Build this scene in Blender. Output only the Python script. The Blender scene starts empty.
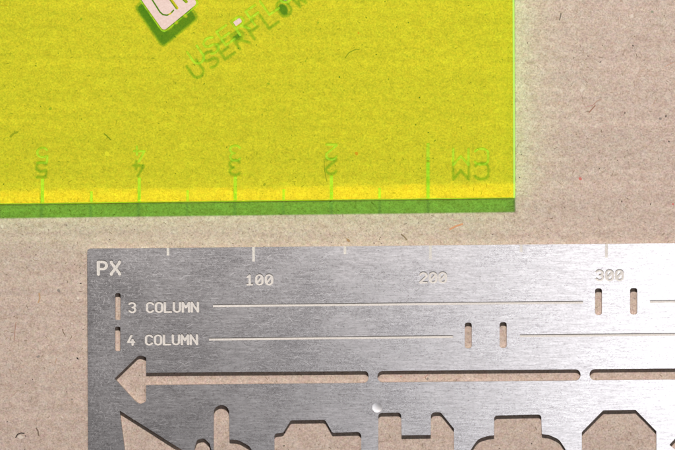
import bpy, bmesh, math, random
import numpy as np
from mathutils import Vector, Matrix
from mathutils.geometry import delaunay_2d_cdt

random.seed(7)
rng = np.random.default_rng(11)
MM = 0.001
scene = bpy.context.scene
COL = scene.collection

# ------------------------------------------------------------------ camera
CAM_H = 0.35                                   # lens height above the cardboard
PX = 10.0 * MM / 96.5 * CAM_H / (CAM_H - 3 * MM)   # metres per photo pixel on the cardboard (ruler centimetres = 96.5 px)
cam = bpy.data.cameras.new('camera')
cam.sensor_width = 36.0
cam.lens = 36.0 * CAM_H / (675 * PX)
cam.clip_start = 0.01
cam.clip_end = 10.0
cam_o = bpy.data.objects.new('camera', cam)
COL.objects.link(cam_o)
cam_o.location = (0, 0, CAM_H)
scene.camera = cam_o

# ------------------------------------------------------------------ light
world = bpy.data.worlds.new('World')
scene.world = world
world.use_nodes = True
bg = world.node_tree.nodes['Background']
bg.inputs[0].default_value = (0.95, 0.97, 1.0, 1)
bg.inputs[1].default_value = 0.028

def area_light(name, loc, target, sx, sy, power, colour):
    l = bpy.data.lights.new(name, 'AREA')
    l.shape = 'RECTANGLE'
    l.size, l.size_y = sx, sy
    l.energy = power
    l.color = colour
    o = bpy.data.objects.new(name, l)
    COL.objects.link(o)
    o.location = loc
    d = Vector(target) - Vector(loc)
    o.rotation_euler = d.to_track_quat('-Z', 'Y').to_euler()
    return o

# small hard key lamp above and behind the top of the picture
area_light('key_lamp', (0.002, 0.136, 0.270), (0, -0.004, 0), 0.019, 0.014, 1.15, (1.0, 0.965, 0.93))
# soft panel beside the lens, mirrored by the brushed steel
area_light('soft_panel', (0.103, -0.035, 0.37), (0.103, -0.035, 0), 0.100, 0.155, 0.20, (0.93, 0.96, 1.0))

scene.view_settings.view_transform = 'Standard'
scene.view_settings.look = 'None'
scene.view_settings.exposure = 0.0
scene.view_settings.gamma = 1.0
scene.view_settings.use_curve_mapping = False
scene.render.engine = 'CYCLES'
scene.cycles.max_bounces = 12
scene.cycles.transparent_max_bounces = 48
scene.cycles.use_denoising = True
scene.cycles.caustics_reflective = True
scene.cycles.blur_glossy = 0.0
scene.cycles.sample_clamp_indirect = 0.0

# ------------------------------------------------------------------ helpers
def P(px, py, z=0.0):
    """photo pixel -> point on the level z above the cardboard"""
    k = PX * (CAM_H - z) / CAM_H
    return ((px - 337.5) * k, (225.0 - py) * k, z)

def new_obj(name, mesh, mat, parent=None):
    o = bpy.data.objects.new(name, mesh)
    COL.objects.link(o)
    if mat:
        mesh.materials.append(mat)
    if parent:
        o.parent = parent
    return o

def empty(name, label, cat, loc):
    o = bpy.data.objects.new(name, None)
    o.empty_display_size = 0.005
    COL.objects.link(o)
    o.location = loc
    o['label'] = label
    o['category'] = cat
    return o

def attach(o, root):
    o.parent = root
    o.matrix_parent_inverse = Matrix.Translation(root.location).inverted()

class Geo:
    def __init__(self):
        self.v, self.f, self.m = [], [], []
    def add(self, verts, faces, mi=0):
        b = len(self.v)
        self.v += verts
        for f in faces:
            self.f.append([i + b for i in f])
            self.m.append(mi)
    def build(self, name, mats, root=None):
        me = bpy.data.meshes.new(name)
        me.from_pydata(self.v, [], self.f)
        for m in mats:
            me.materials.append(m)
        me.polygons.foreach_set('material_index', self.m)
        me.update()
        o = bpy.data.objects.new(name, me)
        COL.objects.link(o)
        if root:
            attach(o, root)
        return o

def fill(geo, loops, z, mi=0, up=True, scale_z=None):
    """flat face with holes (even-odd) from pixel loops, at height z"""
    vs, es = [], []
    for L in loops:
        b = len(vs)
        n = len(L)
        vs += [Vector((p[0], p[1])) for p in L]
        es += [(b + i, b + (i + 1) % n) for i in range(n)]
    r = delaunay_2d_cdt(vs, es, [], 0, 1e-5)
    rv, tri = r[0], [f for f in r[2] if len(f) == 3]
    cen = np.array([[(rv[f[0]].x + rv[f[1]].x + rv[f[2]].x) / 3, (rv[f[0]].y + rv[f[1]].y + rv[f[2]].y) / 3] for f in tri])
    odd = np.zeros(len(tri), bool)
    for L in loops:
        for (ax, ay), (bx, by) in zip(L, L[1:] + L[:1]):
            if ay == by:
                continue
            hit = ((ay > cen[:, 1]) != (by > cen[:, 1])) & (cen[:, 0] < (bx - ax) * (cen[:, 1] - ay) / (by - ay) + ax)
            odd ^= hit
    rf = [f for f, k in zip(tri, odd) if k]
    zz = z if scale_z is None else scale_z
    out = []
    for p in rv:
        x, y, _ = P(p.x, p.y, zz)
        out.append((x, y, z))
    faces = []
    for f in rf:
        a, b, c = [Vector(out[i]) for i in f[:3]]
        nz = (b - a).cross(c - a).z
        f = list(f)
        if (nz > 0) != up:
            f.reverse()
        faces.append(f)
    geo.add(out, faces, mi)

def wall(geo, loop, z0, z1, zs, mi=0):
    """vertical wall round a pixel loop; zs is the level the pixels were read on"""
    n = len(loop)
    v = []
    for p in loop:
        x, y, _ = P(p[0], p[1], zs)
        v += [(x, y, z0), (x, y, z1)]
    geo.add(v, [(2 * i, 2 * ((i + 1) % n), 2 * ((i + 1) % n) + 1, 2 * i + 1) for i in range(n)], mi)

def rounded(points, seg=5):
    """polygon with rounded corners: points (x, y) or (x, y, r)"""
    out = []
    n = len(points)
    for i, p in enumerate(points):
        r = p[2] if len(p) > 2 else 0
        a = np.array(points[i - 1][:2], float)
        b = np.array(p[:2], float)
        c = np.array(points[(i + 1) % n][:2], float)
        if r <= 0:
            out.append(tuple(b))
            continue
        u = a - b; v = c - b
        lu, lv = np.linalg.norm(u), np.linalg.norm(v)
        u /= lu; v /= lv
        ang = math.acos(max(-1, min(1, float(u @ v))))
        t = min(r / math.tan(ang / 2), lu * 0.49, lv * 0.49)
        rr = t * math.tan(ang / 2)
        cen = b + (u + v) / np.linalg.norm(u + v) * rr / math.sin(ang / 2)
        s, e = b + u * t - cen, b + v * t - cen
        a0, a1 = math.atan2(s[1], s[0]), math.atan2(e[1], e[0])
        d = (a1 - a0 + math.pi) % (2 * math.pi) - math.pi
        for k in range(seg + 1):
            q = a0 + d * k / seg
            out.append((cen[0] + rr * math.cos(q), cen[1] + rr * math.sin(q)))
    return out

def simplify(loop, tol):
    """Douglas-Peucker on a closed loop"""
    def dp(pts):
        if len(pts) < 3:
            return pts
        a, b = pts[0], pts[-1]
        ab = b - a
        L = np.linalg.norm(ab)
        q = np.array(pts[1:-1]) - a
        d = np.abs(q[:, 0] * ab[1] - q[:, 1] * ab[0]) / L if L > 1e-9 else np.linalg.norm(q, axis=1)
        k = int(np.argmax(d))
        if d[k] < tol:
            return [a, b]
        return dp(pts[:k + 2])[:-1] + dp(pts[k + 1:])
    pts = [np.array(p) for p in loop]
    far = int(np.argmax([np.linalg.norm(p - pts[0]) for p in pts]))
    r = dp(pts[:far + 1])[:-1] + dp(pts[far:] + [pts[0]])[:-1]
    return [tuple(map(float, p)) for p in r]

def stroke_loops(strokes, r, step=0.3):
    """closed outlines round the union of thick pen strokes (marching squares on their distance field)"""
    allp = np.array([p for s in strokes for p in s], float)
    lo = allp.min(0) - r - 2 * step
    hi = allp.max(0) + r + 2 * step
    nx, ny = int((hi[0] - lo[0]) / step) + 2, int((hi[1] - lo[1]) / step) + 2
    X, Y = np.meshgrid(lo[0] + np.arange(nx) * step, lo[1] + np.arange(ny) * step, indexing='ij')
    D = np.full(X.shape, 1e9)
    for s in strokes:
        for a, b in zip(s[:-1], s[1:]):
            ax, ay = a; dx, dy = b[0] - ax, b[1] - ay
            L2 = dx * dx + dy * dy or 1e-12
            t = np.clip(((X - ax) * dx + (Y - ay) * dy) / L2, 0, 1)
            D = np.minimum(D, np.hypot(X - ax - t * dx, Y - ay - t * dy))
    D -= r
    I = D < 0
    code = I[:-1, :-1] * 1 + I[1:, :-1] * 2 + I[1:, 1:] * 4 + I[:-1, 1:] * 8
    nxt = {}
    T = {1: [(3, 0)], 2: [(0, 1)], 3: [(3, 1)], 4: [(1, 2)], 5: [(3, 0), (1, 2)], 6: [(0, 2)], 7: [(3, 2)],
         8: [(2, 3)], 9: [(2, 0)], 10: [(0, 1), (2, 3)], 11: [(2, 1)], 12: [(1, 3)], 13: [(1, 0)], 14: [(0, 3)]}
    def ek(i, j, e):
        return [(i, j, 0), (i + 1, j, 1), (i, j + 1, 0), (i, j, 1)][e]
    for i, j in zip(*np.nonzero((code > 0) & (code < 15))):
        for a, b in T[int(code[i, j])]:
            nxt[ek(i, j, a)] = ek(i, j, b)
    def pt(k):
        i, j, o = k
        i2, j2 = (i + 1, j) if o == 0 else (i, j + 1)
        t = D[i, j] / (D[i, j] - D[i2, j2])
        t = min(0.98, max(0.02, t))
        return (X[i, j] + (X[i2, j2] - X[i, j]) * t, Y[i, j] + (Y[i2, j2] - Y[i, j]) * t)
    loops = []
    while nxt:
        k0 = next(iter(nxt))
        k, L = k0, []
        while k in nxt:
            L.append(pt(k))
            k = nxt.pop(k)
        L = simplify(L, 0.04)
        if len(L) > 2:
            loops.append(L)
    return loops

# ------------------------------------------------------------------ pen-stroke lettering (unit box, y up)
def arc(cx, cy, rx, ry, a0, a1, n=10):
    return [(cx + rx * math.cos(math.radians(a0 + (a1 - a0) * i / n)),
             cy + ry * math.sin(math.radians(a0 + (a1 - a0) * i / n))) for i in range(n + 1)]

W = 0.62
oval = arc(W / 2, 0.72, W / 2, 0.28, 0, 180) + arc(W / 2, 0.28, W / 2, 0.28, 180, 360) + [(W, 0.72)]
GLYPH = {
    'P': [[(0, 0), (0, 1), (0.34, 1)] + arc(0.34, 0.72, 0.28, 0.28, 90, -90) + [(0, 0.44)]],
    'X': [[(0, 0), (0.02, 0.1), (W - 0.02, 0.9), (W, 1)], [(0, 1), (0.02, 0.9), (W - 0.02, 0.1), (W, 0)]],
    'C': [[(W, 0.82)] + arc(W / 2, 0.74, W / 2, 0.26, 20, 180) + arc(W / 2, 0.26, W / 2, 0.26, 180, 340)],
    'O': [oval],
    '0': [oval, [(0.14, 0.28), (W - 0.14, 0.72)]],
    'L': [[(0, 1), (0, 0), (W, 0)]],
    'U': [[(0, 1)] + arc(W / 2, 0.3, W / 2, 0.3, 180, 360) + [(W, 1)]],
    'M': [[(0, 0), (0, 1), (W / 2, 0.45), (W, 1), (W, 0)]],
    'N': [[(0, 0), (0, 1), (W, 0), (W, 1)]],
    'E': [[(W, 1), (0, 1), (0, 0), (W, 0)], [(0, 0.5), (W * 0.85, 0.5)]],
    'F': [[(W, 1), (0, 1), (0, 0)], [(0, 0.5), (W * 0.85, 0.5)]],
    'R': [[(0, 0), (0, 1), (0.34, 1)] + arc(0.34, 0.73, 0.28, 0.27, 90, -90) + [(0, 0.46)], [(0.3, 0.46), (W, 0)]],
    'S': [[(W, 0.86)] + arc(W / 2, 0.75, W / 2, 0.25, 40, 270) + arc(W / 2, 0.25, W / 2, 0.25, 90, -140)],
    'W': [[(0, 1), (0.12, 0), (W / 2, 0.6), (W - 0.12, 0), (W, 1)]],
    '1': [[(0.1, 0.8), (W / 2, 1), (W / 2, 0)], [(0.08, 0), (W - 0.06, 0)]],
    'I': [[(W / 2, 1), (W / 2, 0)]],
    '2': [arc(W / 2, 0.72, W / 2, 0.28, 165, -20) + [(0, 0.05), (0, 0), (W, 0)]],
    '3': [arc(W / 2 - 0.02, 0.75, W / 2, 0.25, 150, -80) + arc(W / 2, 0.26, W / 2, 0.26, 85, -155)],
    '4': [[(W * 0.55, 1), (0, 0.3), (W, 0.3)], [(W * 0.72, 0.55), (W * 0.72, 0)]],
    '5': [[(W, 1), (0.05, 1), (0.02, 0.55)] + arc(W / 2, 0.32, W / 2, 0.32, 130, -145)],
    ' ': [],
}

def lettering(text, x, y, h, pitch, ang=0.0, wscale=1.0):
    """strokes for text whose baseline starts at pixel (x, y); ang turns it counter-clockwise as seen"""
    ca, sa = math.cos(math.radians(ang)), math.sin(math.radians(ang))
    out = []
    for i, ch in enumerate(text):
        for s in GLYPH[ch]:
            q = []
            for gx, gy in s:
                lx, ly = i * pitch + gx * h * wscale, gy * h
                q.append((x + lx * ca - ly * sa, y - (lx * sa + ly * ca)))
            out.append(q)
    return out

# ------------------------------------------------------------------ materials
def mat(name):
    m = bpy.data.materials.new(name)
    m.use_nodes = True
    nt = m.node_tree
    nt.nodes.clear()
    out = nt.nodes.new('ShaderNodeOutputMaterial')
    return m, nt, out

def N(nt, t, **kw):
    n = nt.nodes.new(t)
    for k, v in kw.items():
        if k in n.inputs:
            n.inputs[k].default_value = v
        else:
            setattr(n, k, v)
    return n

def coords(nt, sx, sy, sz=1.0, rot=0.0):
    tc = N(nt, 'ShaderNodeTexCoord')
    mp = N(nt, 'ShaderNodeMapping')
    mp.inputs['Scale'].default_value = (sx, sy, sz)
    mp.inputs['Rotation'].default_value = (0, 0, rot)
    nt.links.new(tc.outputs['Object'], mp.inputs['Vector'])
    return mp.outputs[0]

def noise(nt, vec, scale, detail=3.0, rough=0.55, dist=0.0):
    n = N(nt, 'ShaderNodeTexNoise')
    n.inputs['Scale'].default_value = scale
    n.inputs['Detail'].default_value = detail
    n.inputs['Roughness'].default_value = rough
    n.inputs['Distortion'].default_value = dist
    nt.links.new(vec, n.inputs['Vector'])
    return n.outputs['Fac']

def ramp(nt, fac, stops):
    r = N(nt, 'ShaderNodeValToRGB')
    el = r.color_ramp.elements
    while len(el) < len(stops):
        el.new(0.5)
    for e, (p, c) in zip(el, stops):
        e.position = p
        e.color = (*c, 1) if len(c) == 3 else c
    nt.links.new(fac, r.inputs[0])
    return r.outputs[0]

def mixc(nt, a, b, fac, mode='MIX'):
    m = N(nt, 'ShaderNodeMix', data_type='RGBA', blend_type=mode)
    for i, v in ((6, a), (7, b), (0, fac)):
        if hasattr(v, 'is_output'):
            nt.links.new(v, m.inputs[i])
        else:
            m.inputs[i].default_value = v
    return m.outputs[2]

# cardboard: pinkish recycled kraft, mottled, grainy
def make_cardboard():
    m, nt, out = mat('recycled_cardboard')
    v = coords(nt, 1000, 1000, 1000)                # millimetres
    vs = coords(nt, 1000, 1600, 1000, 0.3)
    cloud = noise(nt, v, 0.16, 4, 0.6)
    mott = noise(nt, vs, 0.9, 5, 0.65, 0.6)
    grain = noise(nt, v, 5.5, 3, 0.7)
    streak = noise(nt, coords(nt, 60, 900, 1000), 0.9, 3, 0.6)
    base = ramp(nt, cloud, [(0.3, (0.46, 0.362, 0.297)), (0.7, (0.49, 0.368, 0.308))])
    c1 = mixc(nt, base, ramp(nt, mott, [(0.28, (0.37, 0.253, 0.198)), (0.5, (0.475, 0.365, 0.308)), (0.74, (0.57, 0.49, 0.415))]), 0.55)
    g = ramp(nt, grain, [(0.26, (0.50, 0.48, 0.47)), (0.5, (1, 1, 1)), (0.76, (1.4, 1.42, 1.45))])
    c2 = mixc(nt, c1, g, 0.75, 'MULTIPLY')
    s = ramp(nt, streak, [(0.3, (0.93, 0.93, 0.93)), (0.7, (1.06, 1.06, 1.05))])
    c3 = mixc(nt, c2, s, 0.8, 'MULTIPLY')
    pulp = noise(nt, v, 8.5, 2, 0.8)
    c3 = mixc(nt, c3, ramp(nt, pulp, [(0.27, (0.50, 0.46, 0.44)), (0.40, (0.95, 0.955, 0.955)), (0.6, (1.02, 1.03, 1.03)), (0.78, (1.38, 1.41, 1.42))]), 0.85, 'MULTIPLY')
    tone = N(nt, 'ShaderNodeTexVoronoi')
    tone.inputs['Scale'].default_value = 3.2
    nt.links.new(vs, tone.inputs['Vector'])
    c3 = mixc(nt, c3, tone.outputs['Color'], 0.05, 'SOFT_LIGHT')
    b = N(nt, 'ShaderNodeBsdfPrincipled')
    nt.links.new(c3, b.inputs['Base Color'])
    b.inputs['Roughness'].default_value = 0.85
    b.inputs['Specular IOR Level'].default_value = 0.25
    bump = N(nt, 'ShaderNodeBump')
    bump.inputs['Strength'].default_value = 0.8
    bump.inputs['Distance'].default_value = 0.00004
    fib = noise(nt, v, 3.0, 6, 0.75, 1.2)
    nt.links.new(fib, bump.inputs['Height'])
    nt.links.new(bump.outputs[0], b.inputs['Normal'])
    nt.links.new(b.outputs[0], out.inputs[0])
    return m

def make_fibre():
    m, nt, out = mat('paper_fibre')
    a = N(nt, 'ShaderNodeAttribute', attribute_name='fibre_colour')
    b = N(nt, 'ShaderNodeBsdfPrincipled')
    nt.links.new(a.outputs['Color'], b.inputs['Base Color'])
    b.inputs['Roughness'].default_value = 0.9
    b.inputs['Specular IOR Level'].default_value = 0.2
    nt.links.new(b.outputs[0], out.inputs[0])
    return m

def make_steel():
    m, nt, out = mat('brushed_steel')
    fine = noise(nt, coords(nt, 700, 7000, 1000), 1.0, 4, 0.65)
    broad = noise(nt, coords(nt, 120, 1500, 1000), 1.0, 4, 0.6)
    pits = noise(nt, coords(nt, 4200, 7600, 1000), 1.0, 4, 0.7, 0.8)
    cloud = noise(nt, coords(nt, 110, 170, 100), 1.0, 3, 0.6)
    b = N(nt, 'ShaderNodeBsdfPrincipled')
    b.inputs['Metallic'].default_value = 1.0
    col = ramp(nt, fine, [(0.28, (0.45, 0.42, 0.425)), (0.72, (0.69, 0.655, 0.66))])
    col = mixc(nt, col, ramp(nt, pits, [(0.34, (0.66, 0.64, 0.64)), (0.5, (1, 1, 1)), (0.7, (1.16, 1.16, 1.16))]), 0.8, 'MULTIPLY')
    nt.links.new(col, b.inputs['Base Color'])
    rr = N(nt, 'ShaderNodeMapRange')
    rr.inputs['From Min'].default_value, rr.inputs['From Max'].default_value = 0.3, 0.7
    rr.inputs['To Min'].default_value, rr.inputs['To Max'].default_value = 0.245, 0.31
    add = N(nt, 'ShaderNodeMath', operation='MULTIPLY_ADD')
    nt.links.new(cloud, add.inputs[0]); add.inputs[1].default_value = 0.6
    mul = N(nt, 'ShaderNodeMath', operation='MULTIPLY'); mul.inputs[1].default_value = 0.4
    nt.links.new(pits, mul.inputs[0]); nt.links.new(mul.outputs[0], add.inputs[2])
    nt.links.new(add.outputs[0], rr.inputs['Value'])
    nt.links.new(rr.outputs[0], b.inputs['Roughness'])
    b1 = N(nt, 'ShaderNodeBump'); b1.inputs['Strength'].default_value = 0.35; b1.inputs['Distance'].default_value = 0.00001
    nt.links.new(fine, b1.inputs['Height'])
    b2 = N(nt, 'ShaderNodeBump'); b2.inputs['Strength'].default_value = 0.35; b2.inputs['Distance'].default_value = 0.00001
    nt.links.new(pits, b2.inputs['Height']); nt.links.new(b1.outputs[0], b2.inputs['Normal'])
    b3 = N(nt, 'ShaderNodeBump'); b3.inputs['Strength'].default_value = 0.25; b3.inputs['Distance'].default_value = 0.00002
    nt.links.new(broad, b3.inputs['Height']); nt.links.new(b2.outputs[0], b3.inputs['Normal'])
    nt.links.new(b3.outputs[0], b.inputs['Normal'])
    nt.links.new(b.outputs[0], out.inputs[0])
    return m

def make_cut_wall():
    m, nt, out = mat('etched_steel_edge')
    b = N(nt, 'ShaderNodeBsdfPrincipled')
    b.inputs['Base Color'].default_value = (0.42, 0.36, 0.32, 1)
    b.inputs['Metallic'].default_value = 0.6
    b.inputs['Roughness'].default_value = 0.55
    nt.links.new(b.outputs[0], out.inputs[0])
    return m

def make_etch():
    m, nt, out = mat('matte_etched_steel')
    b = N(nt, 'ShaderNodeBsdfPrincipled')
    n = noise(nt, coords(nt, 1000, 1000, 1000), 9.0, 3, 0.7)
    nt.links.new(ramp(nt, n, [(0.3, (0.47, 0.435, 0.405)), (0.7, (0.69, 0.65, 0.615))]), b.inputs['Base Color'])
    b.inputs['Roughness'].default_value = 0.8
    b.inputs['Metallic'].default_value = 0.15
    nt.links.new(b.outputs[0], out.inputs[0])
    return m

def make_scratch():
    m, nt, out = mat('bright_scratch')
    b = N(nt, 'ShaderNodeBsdfPrincipled')
    b.inputs['Base Color'].default_value = (0.58, 0.555, 0.56, 1)
    b.inputs['Metallic'].default_value = 1.0
    b.inputs['Roughness'].default_value = 0.375
    nt.links.new(b.outputs[0], out.inputs[0])
    return m

# fluorescent acrylic: clear yellow sheet whose dye scatters and glows green at the edges
TINT = (0.995, 0.953, 0.45, 1)
def make_acrylic_face():
    m, nt, out = mat('fluorescent_acrylic')
    t = N(nt, 'ShaderNodeBsdfTransparent', Color=TINT)
    d = N(nt, 'ShaderNodeBsdfDiffuse', Color=(0.015, 0.07, 0.004, 1))
    tr = N(nt, 'ShaderNodeBsdfTranslucent', Color=(0.01, 0.05, 0.002, 1))
    mx = N(nt, 'ShaderNodeAddShader'); dd = N(nt, 'ShaderNodeAddShader')
    nt.links.new(d.outputs[0], dd.inputs[0]); nt.links.new(tr.outputs[0], dd.inputs[1])
    nt.links.new(t.outputs[0], mx.inputs[0]); nt.links.new(dd.outputs[0], mx.inputs[1])
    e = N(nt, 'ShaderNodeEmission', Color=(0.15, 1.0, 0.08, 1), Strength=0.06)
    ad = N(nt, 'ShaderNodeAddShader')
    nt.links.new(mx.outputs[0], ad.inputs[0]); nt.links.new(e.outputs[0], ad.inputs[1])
    g = N(nt, 'ShaderNodeBsdfGlossy', Roughness=0.06)
    fr = N(nt, 'ShaderNodeFresnel', IOR=1.49)
    fm = N(nt, 'ShaderNodeMixShader')
    geo = N(nt, 'ShaderNodeNewGeometry')
    inv = N(nt, 'ShaderNodeMath', operation='SUBTRACT'); inv.inputs[0].default_value = 1.0
    nt.links.new(geo.outputs['Backfacing'], inv.inputs[1])
    fk = N(nt, 'ShaderNodeMath', operation='MULTIPLY')
    nt.links.new(fr.outputs[0], fk.inputs[0]); nt.links.new(inv.outputs[0], fk.inputs[1])
    nt.links.new(fk.outputs[0], fm.inputs[0]); nt.links.new(ad.outputs[0], fm.inputs[1]); nt.links.new(g.outputs[0], fm.inputs[2])
    nt.links.new(fm.outputs[0], out.inputs[0])
    return m

def make_acrylic_base():
    m, nt, out = mat('acrylic_underside')
    t = N(nt, 'ShaderNodeBsdfTransparent', Color=TINT)
    nt.links.new(t.outputs[0], out.inputs[0])
    return m

def make_acrylic_edge():
    m, nt, out = mat('glowing_acrylic_edge')
    t = N(nt, 'ShaderNodeBsdfTransparent', Color=(0.15, 0.54, 0.001, 1))
    g = N(nt, 'ShaderNodeBsdfGlossy', Roughness=0.15, Color=(1.0, 0.85, 0.3, 1))
    mx = N(nt, 'ShaderNodeMixShader')
    geo = N(nt, 'ShaderNodeNewGeometry')             # total internal reflection: only from inside the sheet
    fk = N(nt, 'ShaderNodeMath', operation='MULTIPLY'); fk.inputs[1].default_value = 0.72
    nt.links.new(geo.outputs['Backfacing'], fk.inputs[0]); nt.links.new(fk.outputs[0], mx.inputs[0])
    nt.links.new(t.outputs[0], mx.inputs[1]); nt.links.new(g.outputs[0], mx.inputs[2])
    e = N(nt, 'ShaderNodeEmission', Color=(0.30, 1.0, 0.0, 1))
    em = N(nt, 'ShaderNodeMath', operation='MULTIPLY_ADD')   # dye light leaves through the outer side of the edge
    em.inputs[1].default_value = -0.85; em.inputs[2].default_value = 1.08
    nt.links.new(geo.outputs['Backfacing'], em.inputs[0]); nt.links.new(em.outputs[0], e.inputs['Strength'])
    ad = N(nt, 'ShaderNodeAddShader')
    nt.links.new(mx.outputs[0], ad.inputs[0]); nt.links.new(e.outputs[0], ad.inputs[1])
    nt.links.new(ad.outputs[0], out.inputs[0])
    return m

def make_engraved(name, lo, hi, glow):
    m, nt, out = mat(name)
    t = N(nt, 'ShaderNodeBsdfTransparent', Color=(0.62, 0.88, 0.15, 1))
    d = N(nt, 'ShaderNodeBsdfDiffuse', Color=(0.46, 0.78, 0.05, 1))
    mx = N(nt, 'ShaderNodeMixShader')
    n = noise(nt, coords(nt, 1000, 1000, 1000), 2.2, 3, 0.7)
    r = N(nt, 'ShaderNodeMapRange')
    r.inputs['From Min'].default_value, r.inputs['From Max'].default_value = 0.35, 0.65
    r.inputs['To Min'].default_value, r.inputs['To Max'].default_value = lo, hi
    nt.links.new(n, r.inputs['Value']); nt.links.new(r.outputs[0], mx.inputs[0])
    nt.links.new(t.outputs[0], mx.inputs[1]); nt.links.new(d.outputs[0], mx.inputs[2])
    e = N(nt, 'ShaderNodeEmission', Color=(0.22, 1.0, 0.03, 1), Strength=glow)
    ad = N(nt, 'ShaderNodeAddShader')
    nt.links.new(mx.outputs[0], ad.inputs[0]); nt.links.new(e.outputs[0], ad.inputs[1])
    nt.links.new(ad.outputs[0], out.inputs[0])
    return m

def make_brown_foot():
    m, nt, out = mat('brown_acrylic')
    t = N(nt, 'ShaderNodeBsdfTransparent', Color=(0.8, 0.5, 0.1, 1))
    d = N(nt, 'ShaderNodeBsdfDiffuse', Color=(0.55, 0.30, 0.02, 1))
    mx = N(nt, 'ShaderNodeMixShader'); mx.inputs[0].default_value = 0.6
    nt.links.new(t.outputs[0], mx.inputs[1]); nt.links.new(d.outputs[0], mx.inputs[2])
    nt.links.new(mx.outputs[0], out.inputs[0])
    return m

def make_chamfer():
    m, nt, out = mat('bright_acrylic_corner')
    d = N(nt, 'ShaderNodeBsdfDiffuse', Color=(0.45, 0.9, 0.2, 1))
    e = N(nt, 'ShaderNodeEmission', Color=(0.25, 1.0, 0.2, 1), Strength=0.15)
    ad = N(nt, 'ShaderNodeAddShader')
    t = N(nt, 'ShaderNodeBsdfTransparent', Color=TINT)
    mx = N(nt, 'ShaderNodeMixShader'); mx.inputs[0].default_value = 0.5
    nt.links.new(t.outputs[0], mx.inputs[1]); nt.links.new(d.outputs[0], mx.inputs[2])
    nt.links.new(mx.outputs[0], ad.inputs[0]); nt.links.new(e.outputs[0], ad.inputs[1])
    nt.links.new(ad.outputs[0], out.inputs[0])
    return m

def make_paper():
    m, nt, out = mat('masking_paper')
    n = noise(nt, coords(nt, 1000, 1000, 1000), 5.0, 4, 0.7)
    b = N(nt, 'ShaderNodeBsdfPrincipled')
    nt.links.new(ramp(nt, n, [(0.3, (0.56, 0.41, 0.36)), (0.7, (0.68, 0.53, 0.48))]), b.inputs['Base Color'])
    b.inputs['Roughness'].default_value = 0.8
    nt.links.new(b.outputs[0], out.inputs[0])
    return m

M_CARD, M_FIBRE = make_cardboard(), make_fibre()
M_STEEL, M_WALL, M_ETCH, M_SCR = make_steel(), make_cut_wall(), make_etch(), make_scratch()
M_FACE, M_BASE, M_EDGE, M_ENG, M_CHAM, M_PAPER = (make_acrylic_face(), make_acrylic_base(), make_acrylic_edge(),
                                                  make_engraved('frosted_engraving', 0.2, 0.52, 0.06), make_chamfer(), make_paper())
M_TICK, M_FOOT = make_engraved('lit_tick_engraving', 0.15, 0.40, 0.22), make_brown_foot()  # ticks: engraving copy that casts thinner shade, with brighter glow put in

# ------------------------------------------------------------------ cardboard sheet with gentle flutes
SX, SY = 0.075, 0.060
FL = 6.15 * MM
def card_z(x, y):
    ph = 2 * math.pi * (y - 0.0171 + 0.004 * x) / FL
    crease = -0.055 * max(0.0, math.cos(ph)) ** 20
    return MM * (-0.060 + 0.030 * math.cos(ph + 1.1) + crease + 0.004 * math.sin(x * 160 + y * 70))

def build_cardboard():
    nx, ny = 60, 400
    v, f = [], []
    for j in range(ny + 1):
        for i in range(nx + 1):
            x, y = -SX + 2 * SX * i / nx, -SY + 2 * SY * j / ny
            v.append((x, y, card_z(x, y)))
    for j in range(ny):
        for i in range(nx):
            a = j * (nx + 1) + i
            f.append((a, a + 1, a + nx + 2, a + nx + 1))
    # edges and underside, 3 mm thick
    n0 = len(v)
    ring = [i for i in range(nx + 1)] + [(j + 1) * (nx + 1) + nx for j in range(ny)] + \
           [ny * (nx + 1) + i for i in range(nx - 1, -1, -1)] + [j * (nx + 1) for j in range(ny - 1, 0, -1)]
    for k in ring:
        v.append((v[k][0], v[k][1], -3 * MM))
    n = len(ring)
    for k in range(n):
        f.append((ring[k], n0 + k, n0 + (k + 1) % n, ring[(k + 1) % n]))
    f.append(tuple(n0 + k for k in range(n - 1, -1, -1)))
    me = bpy.data.meshes.new('cardboard')
    me.from_pydata(v, [], f)
    me.polygons.foreach_set('use_smooth', [True] * (nx * ny) + [False] * (len(f) - nx * ny))
    o = new_obj('cardboard_surface', me, M_CARD)
    o['kind'] = 'structure'
    return o
cardboard = build_cardboard()

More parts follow.
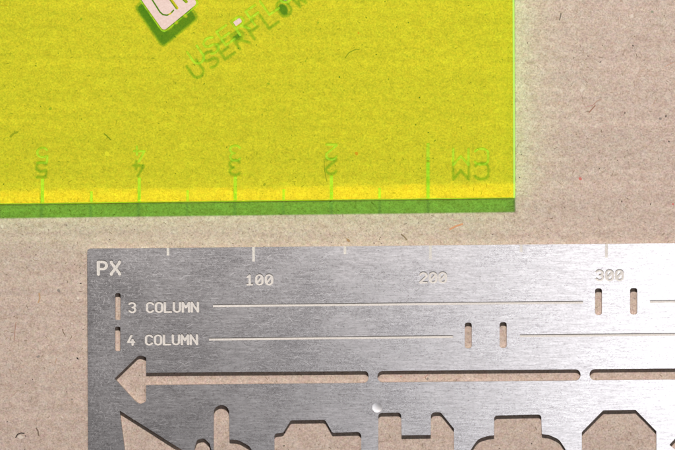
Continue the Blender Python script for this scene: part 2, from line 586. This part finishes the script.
def build_fibres():
    v, f, c = [], [], []
    def ribbon(x, y, L, w, ang, bend, col, lift=0.006, seg=3):
        b = len(v)
        pts = []
        px, py, a = x, y, ang
        for k in range(seg + 1):
            pts.append((px, py, a))
            a += bend / seg
            px += math.cos(a) * L / seg
            py += math.sin(a) * L / seg
        for k, (qx, qy, qa) in enumerate(pts):
            ww = w * (0.35 + 0.65 * math.sin(math.pi * (0.15 + 0.7 * k / seg))) / 2
            for s in (-1, 1):
                wx, wy = qx - math.sin(qa) * ww * s, qy + math.cos(qa) * ww * s
                v.append((wx, wy, card_z(wx, wy) + lift * MM))
                c.append(col)
        for k in range(seg):
            f.append((b + 2 * k, b + 2 * k + 2, b + 2 * k + 3, b + 2 * k + 1))
    def blob(x, y, r, col, lift=0.009, el=1.0, ang=0.0):
        b = len(v)
        n = 8
        for k in range(n):
            q = 2 * math.pi * k / n
            rr = r * random.uniform(0.65, 1.2)
            ex, ey = rr * el * math.cos(q), rr * math.sin(q)
            qx, qy = x + ex * math.cos(ang) - ey * math.sin(ang), y + ex * math.sin(ang) + ey * math.cos(ang)
            v.append((qx, qy, card_z(qx, qy) + lift * MM))
            c.append(col)
        f.append(tuple(range(b, b + n)))
    U = random.uniform
    def loc():
        return U(-0.046, 0.046), U(-0.033, 0.033)
    for i in range(9000):                          # pale and brown fibres close to the sheet's own colour
        x, y = loc()
        k = U(0.80, 1.16)
        w = U(-0.02, 0.02)
        ribbon(x, y, U(0.15, 0.65) * MM, U(0.03, 0.07) * MM, U(0, 6.28), U(-1.0, 1.0), (0.46 * k + w, 0.355 * k, 0.29 * k - w, 1), U(0.004, 0.008))
    for i in range(2600):                           # darker fibres
        x, y = loc()
        k = U(0.5, 0.95)
        ribbon(x, y, U(0.10, 0.42) * MM, U(0.04, 0.10) * MM, U(0, 6.28), U(-0.8, 0.8), (0.40 * k, 0.29 * k, 0.21 * k, 1), U(0.008, 0.010))
    for i in range(70):                            # reddish fibres
        x, y = loc()
        ribbon(x, y, U(0.3, 1.3) * MM, U(0.03, 0.06) * MM, U(0, 6.28), U(-1, 1), (0.42, U(0.17, 0.26), U(0.12, 0.2), 1), 0.010)
    for i in range(1100):                           # cream flakes
        x, y = loc()
        k = U(0.9, 1.15)
        blob(x, y, U(0.02, 0.065) * MM, (0.55 * k, 0.46 * k, 0.39 * k, 1), 0.009, U(1, 1.8), U(0, 3.1))
    for i in range(800):                           # dark specks
        x, y = loc()
        k = U(0.1, 0.7)
        blob(x, y, U(0.02, 0.065) * MM, (0.30 * k, 0.22 * k, 0.17 * k, 1), 0.011, U(1, 2.2), U(0, 3.1))
    def at(px, py):
        return P(px, py)[:2]
    # the flecks one can make out in the photograph
    red, black, grey, white, green = (0.50, 0.15, 0.13, 1), (0.035, 0.03, 0.026, 1), (0.24, 0.20, 0.175, 1), (0.58, 0.49, 0.42, 1), (0.24, 0.24, 0.17, 1)
    for px, py, r, col, el in ((580.5, 178.5, 2.3, red, 1.1), (356.5, 153.5, 2.4, red, 1.3), (358.5, 33, 1.3, red, 1), (673, 204, 1.5, red, 1),
                               (650.5, 204, 1.0, black, 1.2), (666, 116, 1.0, black, 1.3), (660.5, 118.5, 2.2, grey, 1.2), (669, 141.5, 1.0, black, 1.5),
                               (633, 45.5, 1.1, black, 1.4), (652, 11.5, 2.0, green, 1.2), (632, 16, 2.6, white, 1), (582, 90, 2.6, white, 1.2),
                               (571, 173, 1.3, white, 1), (553, 136, 1.0, grey, 1), (519.5, 177.5, 0.9, black, 1), (264.5, 184.5, 1.8, grey, 1.4),
                               (107.5, 154, 3.3, white, 1.3), (58.5, 290.5, 2.2, grey, 1.3), (78, 298, 1.8, white, 1.3), (77.5, 358.5, 1.5, black, 1.3),
                               (38, 356.5, 1.7, grey, 1.6), (20.5, 437, 3.2, white, 1.3), (72, 399.5, 1.2, grey, 1.3), (62.5, 417.5, 1.6, white, 1.4),
                               (318, 22.5, 1.6, green, 1.2), (305.5, 61, 1.4, green, 1.1), (339.5, 77, 1.1, black, 1.2), (419.5, 97.5, 1.0, black, 1.2),
                               (81, 19, 1.7, green, 1.4), (50, 108.5, 2.2, green, 1.5), (268.5, 83.5, 2.2, green, 0.6), (348, 240, 2.0, (0.3, 0.18, 0.1, 1), 1.8),
                               (401, 376.5, 0.9, red, 1), (427.5, 379, 1.8, grey, 1.2), (284, 446, 1.0, black, 1), (2, 226.5, 2.2, white, 1.3),
                               (349, 228, 1.6, white, 1.2), (72, 323.5, 1.6, white, 1), (14, 351, 1.3, white, 1), (35, 351.5, 1.4, white, 1)):
        x, y = at(px, py)
        blob(x, y, r * PX * 0.72, col, 0.013, el, U(0, 3.1))
    for pts_, wd, col in ((((15.5, 438), (17.5, 434.5), (21, 433), (24.5, 433.5)), 1.3, black), (((36, 428), (38, 431), (38.5, 436)), 1.5, (0.17, 0.12, 0.09, 1)),
                          (((62.5, 329), (63, 332), (65, 335)), 1.2, (0.2, 0.14, 0.1, 1)), (((589, 112.5), (592.5, 108.5), (595.5, 105)), 1.3, (0.27, 0.14, 0.1, 1)),
                          (((449.5, 229.5), (456, 226), (463, 224)), 2.2, (0.52, 0.24, 0.14, 1)), (((559.5, 20), (560.5, 16.5), (561, 13)), 1.4, (0.16, 0.13, 0.1, 1)),
                          (((104, 133.5), (107.5, 136.5), (111, 140)), 1.4, (0.15, 0.12, 0.08, 1)), (((345, 58), (349, 52.5), (356, 49), (359.5, 49.5)), 1.2, (0.2, 0.16, 0.1, 1)),
                          (((10, 137), (14, 133), (18, 132)), 2.6, (0.24, 0.19, 0.12, 1)), (((324, 159), (324.5, 170), (327, 182)), 0.9, (0.2, 0.16, 0.1, 1)),
                          (((401, 234), (404, 236.5), (407, 240)), 1.6, (0.22, 0.16, 0.1, 1)), (((39, 293), (40, 298), (38, 303)), 1.6, (0.42, 0.26, 0.15, 1)),
                          (((592, 106), (597, 101), (601, 99)), 0.8, (0.36, 0.22, 0.17, 1)), (((14, 340), (15, 330), (16, 322)), 1.0, (0.34, 0.2, 0.15, 1))):
        q = [at(*p) for p in pts_]
        for a, b2 in zip(q[:-1], q[1:]):
            dx, dy = b2[0] - a[0], b2[1] - a[1]
            ribbon(a[0], a[1], math.hypot(dx, dy), wd * PX * 1.3, math.atan2(dy, dx), 0, col, 0.013, 1)
    me = bpy.data.meshes.new('fibres')
    me.from_pydata(v, [], f)
    at_ = me.color_attributes.new('fibre_colour', 'FLOAT_COLOR', 'POINT')
    at_.data.foreach_set('color', np.array(c, np.float32).ravel())
    o = new_obj('paper_fibres', me, M_FIBRE)
    o.parent = cardboard
    o['kind'] = 'stuff'
build_fibres()

# ------------------------------------------------------------------ steel stencil
T = 0.70 * MM
ETCH = 0.165 * MM
ZB = 0.004 * MM
ZT, ZE = ZB + T, ZB + T - ETCH

def top_y(x):                                   # top edge of the plate in the photograph
    return 248.6 + (x - 88) * (243.2 - 248.6) / (675 - 88)

outline = rounded([(88.5, 520), (87.3, top_y(87.3), 3.0), (742, top_y(742), 3.0), (742, 520)], 6)

def slot(x0, y0, x1, y1, r, tilt=0.0):
    """rounded upright slot; tilt shifts y along x (pixels)"""
    return rounded([(x0, y0 + tilt, r), (x1, y0, r), (x1, y1, r), (x0, y1 + tilt, r)], 5)

cuts = [
    slot(115.2, 293.2, 120.6, 320, 1.6), slot(115, 326.7, 120.4, 351.3, 1.6),
    slot(595, 288.3, 602, 315, 2.6), slot(630, 288, 637.3, 314.6, 2.6),
    slot(464.7, 322.6, 471.8, 348.4, 2.6), slot(499.6, 322.2, 506.8, 348, 2.6),
    slot(712, 287.5, 719, 314, 2.6),
    # arrow head with its long shaft, then the two slots that carry the line on
    rounded([(114.6, 378.6, 0.6), (139.5, 354.6, 6.5), (146.1, 357.5, 1), (146.1, 372.8, 0.4), (368.5, 371.1, 4), (368.5, 383.0, 5),
             (146.1, 385.2, 0.4), (146.1, 401.5, 2.5), (140, 404.6, 4), (134.5, 400.5, 3)], 6),
    rounded([(377.4, 371.0, 5.5), (580.6, 369.3, 5.5), (580.6, 380.6, 5.5), (377.4, 382.6, 5.5)], 6),
    rounded([(589.5, 369.2, 5.5), (735, 368.0, 5.5), (735, 379.2, 5.5), (589.5, 380.4, 5.5)], 6),
    # cursor
    rounded([(119.6, 410.6, 0.5), (187, 453.2, 0.5), (160, 457), (142, 480, 1), (128.6, 480, 1)]),
    # pointing hand
    rounded([(194.6, 485), (194.6, 448, 4), (197, 439.8, 4), (204, 438.2, 4), (209.5, 443.5, 5), (211.8, 451, 3), (212.4, 462, 0.3), (213.6, 462, 0.3), (213.8, 405.2, 7.5),
             (229.0, 405.2, 7.5), (229.6, 439.6, 0.4), (239, 440.4, 12), (249, 446, 8), (256, 456, 5), (258, 485)], 8),
    # camera outline
    rounded([(274.6, 480), (274.4, 433.6, 3.2), (283.0, 432.8, 2.5), (290.8, 420.4, 3.5), (325, 419.8, 4), (332.4, 432.8, 2), (361.2, 432.0, 4), (361.2, 480)]),
    # plug outline with a notch
    rounded([(378.3, 480), (378.3, 413.0, 3.5), (401.2, 412.6, 3.5), (401.6, 435.4, 0.5), (430.8, 435.0, 0.5), (430.8, 412.4, 4.5), (440.5, 412.2, 4), (454, 428.8, 1), (454.3, 480)]),
    # bell / bulb outline
    rounded([(470, 480), (470.6, 450, 8), (478, 439, 12), (488, 436, 8), (494.0, 435.4, 0.5), (494.2, 415.6, 3.2), (541.2, 414.6, 3.2), (541.9, 434.2, 0.5),
             (549, 435, 8), (559, 439.5, 12), (566, 450, 8), (566, 480)]),
    # octagon
    [(581.8, 432.2), (603.2, 410.4), (635.4, 409.8), (656.4, 431.3), (656.6, 480), (582, 480)],
    [(669.3, 445), (686, 426.5), (700, 426.5), (700, 480), (690, 462)],
]

def bar(x0, y0, x1, y1, w):
    dx, dy = x1 - x0, y1 - y0
    L = math.hypot(dx, dy)
    nx, ny = -dy / L * w / 2, dx / L * w / 2
    return [[(x0 + nx, y0 + ny), (x1 + nx, y1 + ny), (x1 - nx, y1 - ny), (x0 - nx, y0 - ny)]]

marks = []                                      # (name, loops)
ticks = ((168, 7.6, 2.6), (253.6, 14.4, 2.7), (345, 8.0, 2.6), (430.4, 14.0, 2.7), (521.2, 7.4, 2.6), (606.4, 13.8, 2.8), (694, 7.4, 2.6))
notched, tick_floor = [], []                    # the upper layer's outline runs round each tick, which is open to the edge
done = False
for p in outline:
    if not done and p[0] > 400 and p[1] < 300:
        done = True
        for x, ln, w in ticks:
            q = [(x - w / 2, top_y(x - w / 2)), (x - w / 2, top_y(x) + ln), (x + w / 2, top_y(x) + ln), (x + w / 2, top_y(x + w / 2))]
            notched += q
            tick_floor.append(q)
    notched.append(p)
marks.append(('ruled_line', bar(213, 305.8, 583, 302.2, 2.8)))
marks.append(('ruled_line', bar(650, 301.6, 708, 301.0, 2.8)))
marks.append(('ruled_line', bar(209, 339.2, 453, 336.6, 2.8)))
marks.append(('ruled_line', bar(520, 335.8, 730, 333.9, 2.8)))
marks.append(('unit_lettering', stroke_loops(lettering('PX', 98.4, 274.2, 12.6, 13.0, 0.5, 1.06), 1.65)))
marks.append(('column_lettering', stroke_loops(lettering('3 COLUMN', 129.2, 312.0, 9.4, 8.95, 0.5, 1.06), 1.22)))
marks.append(('column_lettering', stroke_loops(lettering('4 COLUMN', 128.2, 344.6, 9.4, 8.95, 0.5, 1.06), 1.22)))
marks.append(('scale_number', stroke_loops(lettering('100', 246.6, 284.4, 9.6, 9.7, 0.5, 1.05), 1.18)))
marks.append(('scale_number', stroke_loops(lettering('200', 420.2, 282.4, 9.8, 9.7, 0.5, 1.07), 1.18)))
marks.append(('scale_number', stroke_loops(lettering('300', 596.4, 280.2, 9.8, 9.9, 0.4, 1.07), 1.18)))
DX, DY, DR = 377.2, 407.6, 5.0
dimple_loop = [(DX + DR * math.cos(2 * math.pi * k / 24), DY + DR * math.sin(2 * math.pi * k / 24)) for k in range(24)]

stencil = empty('steel_stencil', 'brushed steel stencil plate with cut icons, slots and PX scale lying on cardboard', 'stencil', P(400, 380, 0))
g = Geo()
fill(g, [notched] + cuts + [l for _, ls in marks for l in ls] + [dimple_loop], ZT, 0)
fill(g, [outline] + cuts, ZB, 1, up=False, scale_z=ZT)
wall(g, outline, ZB, ZE, ZT, 1)
wall(g, notched, ZE, ZT, ZT, 2)
for c in cuts:
    wall(g, c, ZB, ZT, ZT, 1)
for _, ls in marks:
    for l in ls:
        wall(g, l, ZE, ZT, ZT, 2)
g.build('plate', [M_STEEL, M_WALL, M_ETCH], stencil)
marks += [('tick_mark', [q]) for q in tick_floor]
for name, ls in marks:
    g = Geo()
    fill(g, ls, ZE, 0, scale_z=ZT)
    g.build(name, [M_ETCH], stencil)
# punched dimple: a shallow bowl
g = Geo()
v, f = [], []
cx, cy, _ = P(DX, DY, ZT)
k = PX * (CAM_H - ZT) / CAM_H
R_ = 5
for r in range(R_ + 1):
    rr = DR * k * (1 - r / R_)
    zz = ZT - 0.03 * MM * (1 - (1 - r / R_) ** 2)
    if r == R_:
        v.append((cx, cy, zz))
    else:
        v += [(cx + rr * math.cos(2 * math.pi * q / 24), cy - rr * math.sin(2 * math.pi * q / 24), zz) for q in range(24)]
for r in range(R_ - 1):
    for q in range(24):
        f.append((r * 24 + q, (r + 1) * 24 + q, (r + 1) * 24 + (q + 1) % 24, r * 24 + (q + 1) % 24))
for q in range(24):
    f.append(((R_ - 1) * 24 + q, len(v) - 1, (R_ - 1) * 24 + (q + 1) % 24))
g.add(v, f, 0)
d = g.build('dimple', [M_SCR], stencil)
d.data.polygons.foreach_set('use_smooth', [True] * len(d.data.polygons))

# hairline scratches worn into the steel, thickest near its left end
def inside(p, L):
    c = False
    n = len(L)
    for i in range(n):
        a, b = L[i], L[i - 1]
        if (a[1] > p[1]) != (b[1] > p[1]) and p[0] < (b[0] - a[0]) * (p[1] - a[1]) / (b[1] - a[1]) + a[0]:
            c = not c
    return c
voids = cuts + [l for _, ls in marks for l in ls] + [dimple_loop]
boxes = [(min(p[0] for p in L), min(p[1] for p in L), max(p[0] for p in L), max(p[1] for p in L)) for L in voids]
def scratches():
    v, f = [], []
    def clear(p):
        if not (90 < p[0] < 735 and top_y(p[0]) + 1.5 < p[1] < 470):
            return False
        return not any(b[0] < p[0] < b[2] and b[1] < p[1] < b[3] and inside(p, L) for L, b in zip(voids, boxes))
    for i in range(2600):
        u = random.random()
        if u < 0.55:
            x, y = 90 + abs(random.gauss(0, 1)) * 40, random.uniform(250, 450)
        elif u < 0.75:
            x, y = random.uniform(90, 420), random.uniform(250, 450)
        else:
            x, y = random.uniform(90, 680), random.uniform(246, 450)
        curly = x < 150
        L = random.uniform(1.0, 4.5) if curly else random.uniform(1.5, 9)
        a = random.uniform(0, 6.28) if curly else random.gauss(0, 0.35)
        bend = random.uniform(-2.5, 2.5) if curly else random.uniform(-0.4, 0.4)
        w = random.uniform(0.10, 0.30)
        n = 5
        pts = []
        for k in range(n + 1):
            pts.append((x, y, a))
            a += bend / n
            x += math.cos(a) * L / n
            y += math.sin(a) * L / n
        if not all(clear(p) for p in pts):
            continue
        b = len(v)
        for k, (qx, qy, qa) in enumerate(pts):
            ww = w * (0.2 + math.sin(math.pi * (0.1 + 0.8 * k / n))) / 2
            for s in (-1, 1):
                X, Y, _ = P(qx - math.sin(qa) * ww * s, qy + math.cos(qa) * ww * s, ZT)
                v.append((X, Y, ZT + 0.003 * MM))
        f.extend((b + 2 * k + 1, b + 2 * k + 3, b + 2 * k + 2, b + 2 * k) for k in range(n))
    g = Geo()
    g.add(v, f)
    o = g.build('hairline_scratches', [M_SCR], stencil)
    o['kind'] = 'stuff'
scratches()

# ------------------------------------------------------------------ acrylic ruler
AZ0 = 0.006 * MM
AZ1 = AZ0 + 3 * MM
ENG = 0.12 * MM
def front_y(x):                                  # front edge of the ruler in the photograph
    return 203.9 + x * (197.8 - 203.9) / 515.0

RX = 515.0
rim = [(-60, -70), (RX - 0.8, -70), (RX + 0.2, front_y(RX)), (-60, front_y(-60))]
CH_R, CH_F = 1.9, 0.45                             # chamfers on the right and front edges, pixels
rim_top = [(-60, -70), (RX - 0.8 - CH_R, -70), (RX + 0.2 - CH_R, front_y(RX) - CH_F), (-60, front_y(-60) - CH_F)]

eng = []
for ch, x in (('5', 42.4), ('4', 139.2), ('3', 235.2), ('2', 331.4)):
    eng.append(('numeral', stroke_loops(lettering(ch, x + 5.2, 147.6 - (x - 42) * 0.011, 15.0, 12, 180, 1.12), 1.15)))
    eng.append(('centimetre_tick', bar(x, 178.5 - (x - 42) * 0.011, x, front_y(x) - CH_F - 0.3, 3.2)))
eng.append(('numeral', bar(428.0, 143, 428.0, 160, 3.2)))
eng.append(('centimetre_tick', bar(428.0, 162, 428.0, front_y(428) - CH_F - 0.3, 3.2)))
for x in (91.4, 187.6, 283.6, 379.6):
    eng.append(('half_tick', bar(x, front_y(x) - 11.5, x, front_y(x) - CH_F - 0.3, 2.4)))
eng.append(('unit_lettering', stroke_loops(lettering('C', 488.2, 148.6, 16.0, 12, 180, 1.35) + lettering('M', 468.6, 148.8, 16.0, 12, 180, 1.55), 1.2)))

ANG = 35.0
ca, sa = math.cos(math.radians(ANG)), math.sin(math.radians(ANG))
def along(u, w, ox=196.5, oy=65.4):              # u along the slanted lettering, w up from its baseline
    return (ox + u * ca - w * sa, oy - u * sa - w * ca)
name_strokes = lettering('USERFLOW', *along(0, 0), 16.2, 17.8, ANG, 1.15)
eng.append(('slanted_lettering', stroke_loops(name_strokes, 1.25)))

def blob_loop(cx, cy, ru, rw, n=14):
    return [(cx + ru * math.cos(t) * ca - rw * math.sin(t) * sa, cy - ru * math.cos(t) * sa - rw * math.sin(t) * ca)
            for t in [2 * math.pi * k / n for k in range(n)]]

# slanted square emblem: masking paper with thin engraved outline
corner = np.array([163.2, 33.8])
e1 = np.array([0.772, -0.636]); e2 = np.array([-0.577, -0.817])
def sq(a, b):
    p = corner + e1 * a + e2 * b
    return (float(p[0]), float(p[1]))
def square(inset, S=47.5, S2=50.0, r=4.5):
    return rounded([(*sq(inset, inset), r), (*sq(S - inset, inset), r), (*sq(S - inset, S2 - inset), r), (*sq(inset, S2 - inset), r)], 6)
emblem_ring = [square(0), square(1.5)]
u_line = stroke_loops([[(138.5, -20), (150.5, -3), (157.5, 8.0), (160, 12), (163, 14.6), (167, 15.2), (170.5, 13.6), (173.6, 10.2)]], 0.75)
u_bar = stroke_loops([[(156, -21), (169, -3), (177.0, 8.0)]], 1.55)
f_bar = stroke_loops([[(170, -19), (181.5, -3), (186.3, 1.6)]], 1.6)

ruler = empty('acrylic_ruler', 'clear fluorescent yellow acrylic ruler with engraved centimetre marks', 'ruler', P(230, 100, 0))
eng_all = [l for _, ls in eng for l in ls] + emblem_ring
g = Geo()
fill(g, [rim_top] + eng_all, AZ1, 0)
for l in eng_all:
    wall(g, l, AZ1 - ENG, AZ1, AZ1, 2)
fill(g, [rim], AZ0, 1, up=False, scale_z=AZ1)
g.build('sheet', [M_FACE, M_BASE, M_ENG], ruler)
# side faces and chamfers
CHZ = 0.10 * MM
def quad(name, a, b, za, c, d, zc, m):
    g = Geo()
    pa, pb, pc, pd = [P(*q, AZ1) for q in (a, b, c, d)]
    g.add([(pa[0], pa[1], za), (pb[0], pb[1], za), (pc[0], pc[1], zc), (pd[0], pd[1], zc)], [(3, 2, 1, 0)])
    return g.build(name, [m], ruler)
for i, nm in ((0, 'back'), (1, 'right'), (2, 'front'), (3, 'left')):
    a, b = rim[i], rim[(i + 1) % 4]
    ta, tb = rim_top[i], rim_top[(i + 1) % 4]
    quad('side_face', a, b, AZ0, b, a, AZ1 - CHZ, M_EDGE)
    if i == 2:                                    # thin orange-brown strip at the foot of the front edge
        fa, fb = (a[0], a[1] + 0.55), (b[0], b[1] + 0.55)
        quad('brown_foot', fa, fb, AZ0, b, a, AZ0 + 0.25 * MM, M_FOOT)
    if i in (1, 2):
        quad('polished_corner', a, b, AZ1 - CHZ, tb, ta, AZ1, M_CHAM)
for name, ls in eng + [('emblem_outline', emblem_ring)]:
    g = Geo()
    fill(g, ls, AZ1 - ENG, 0, scale_z=AZ1)
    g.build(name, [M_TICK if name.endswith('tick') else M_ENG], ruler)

def paper(loops, label):
    g = Geo()
    z0, z1 = AZ1 + 0.004 * MM, AZ1 + 0.09 * MM
    fill(g, loops, z1, 0, scale_z=AZ1)
    fill(g, loops, z0, 0, up=False, scale_z=AZ1)
    for l in loops:
        wall(g, l, z0, z1, AZ1, 0)
    o = g.build('masking_paper', [M_PAPER], ruler)
    o['label'] = label
paper([square(1.9, r=3.6)] + u_line + u_bar + f_bar, 'pinkish masking paper left on the slanted square emblem')
paper([rounded([along(54.8, 9.6) + (0.8,), along(62.6, 9.6) + (1.6,), along(62.6, 14.4) + (1.6,), along(54.8, 14.4) + (0.8,)])], 'scrap of masking paper left inside a slanted letter')
paper([blob_loop(*along(112, 8.0), 4.2, 6.2)], 'scrap of masking paper left inside a slanted round letter')
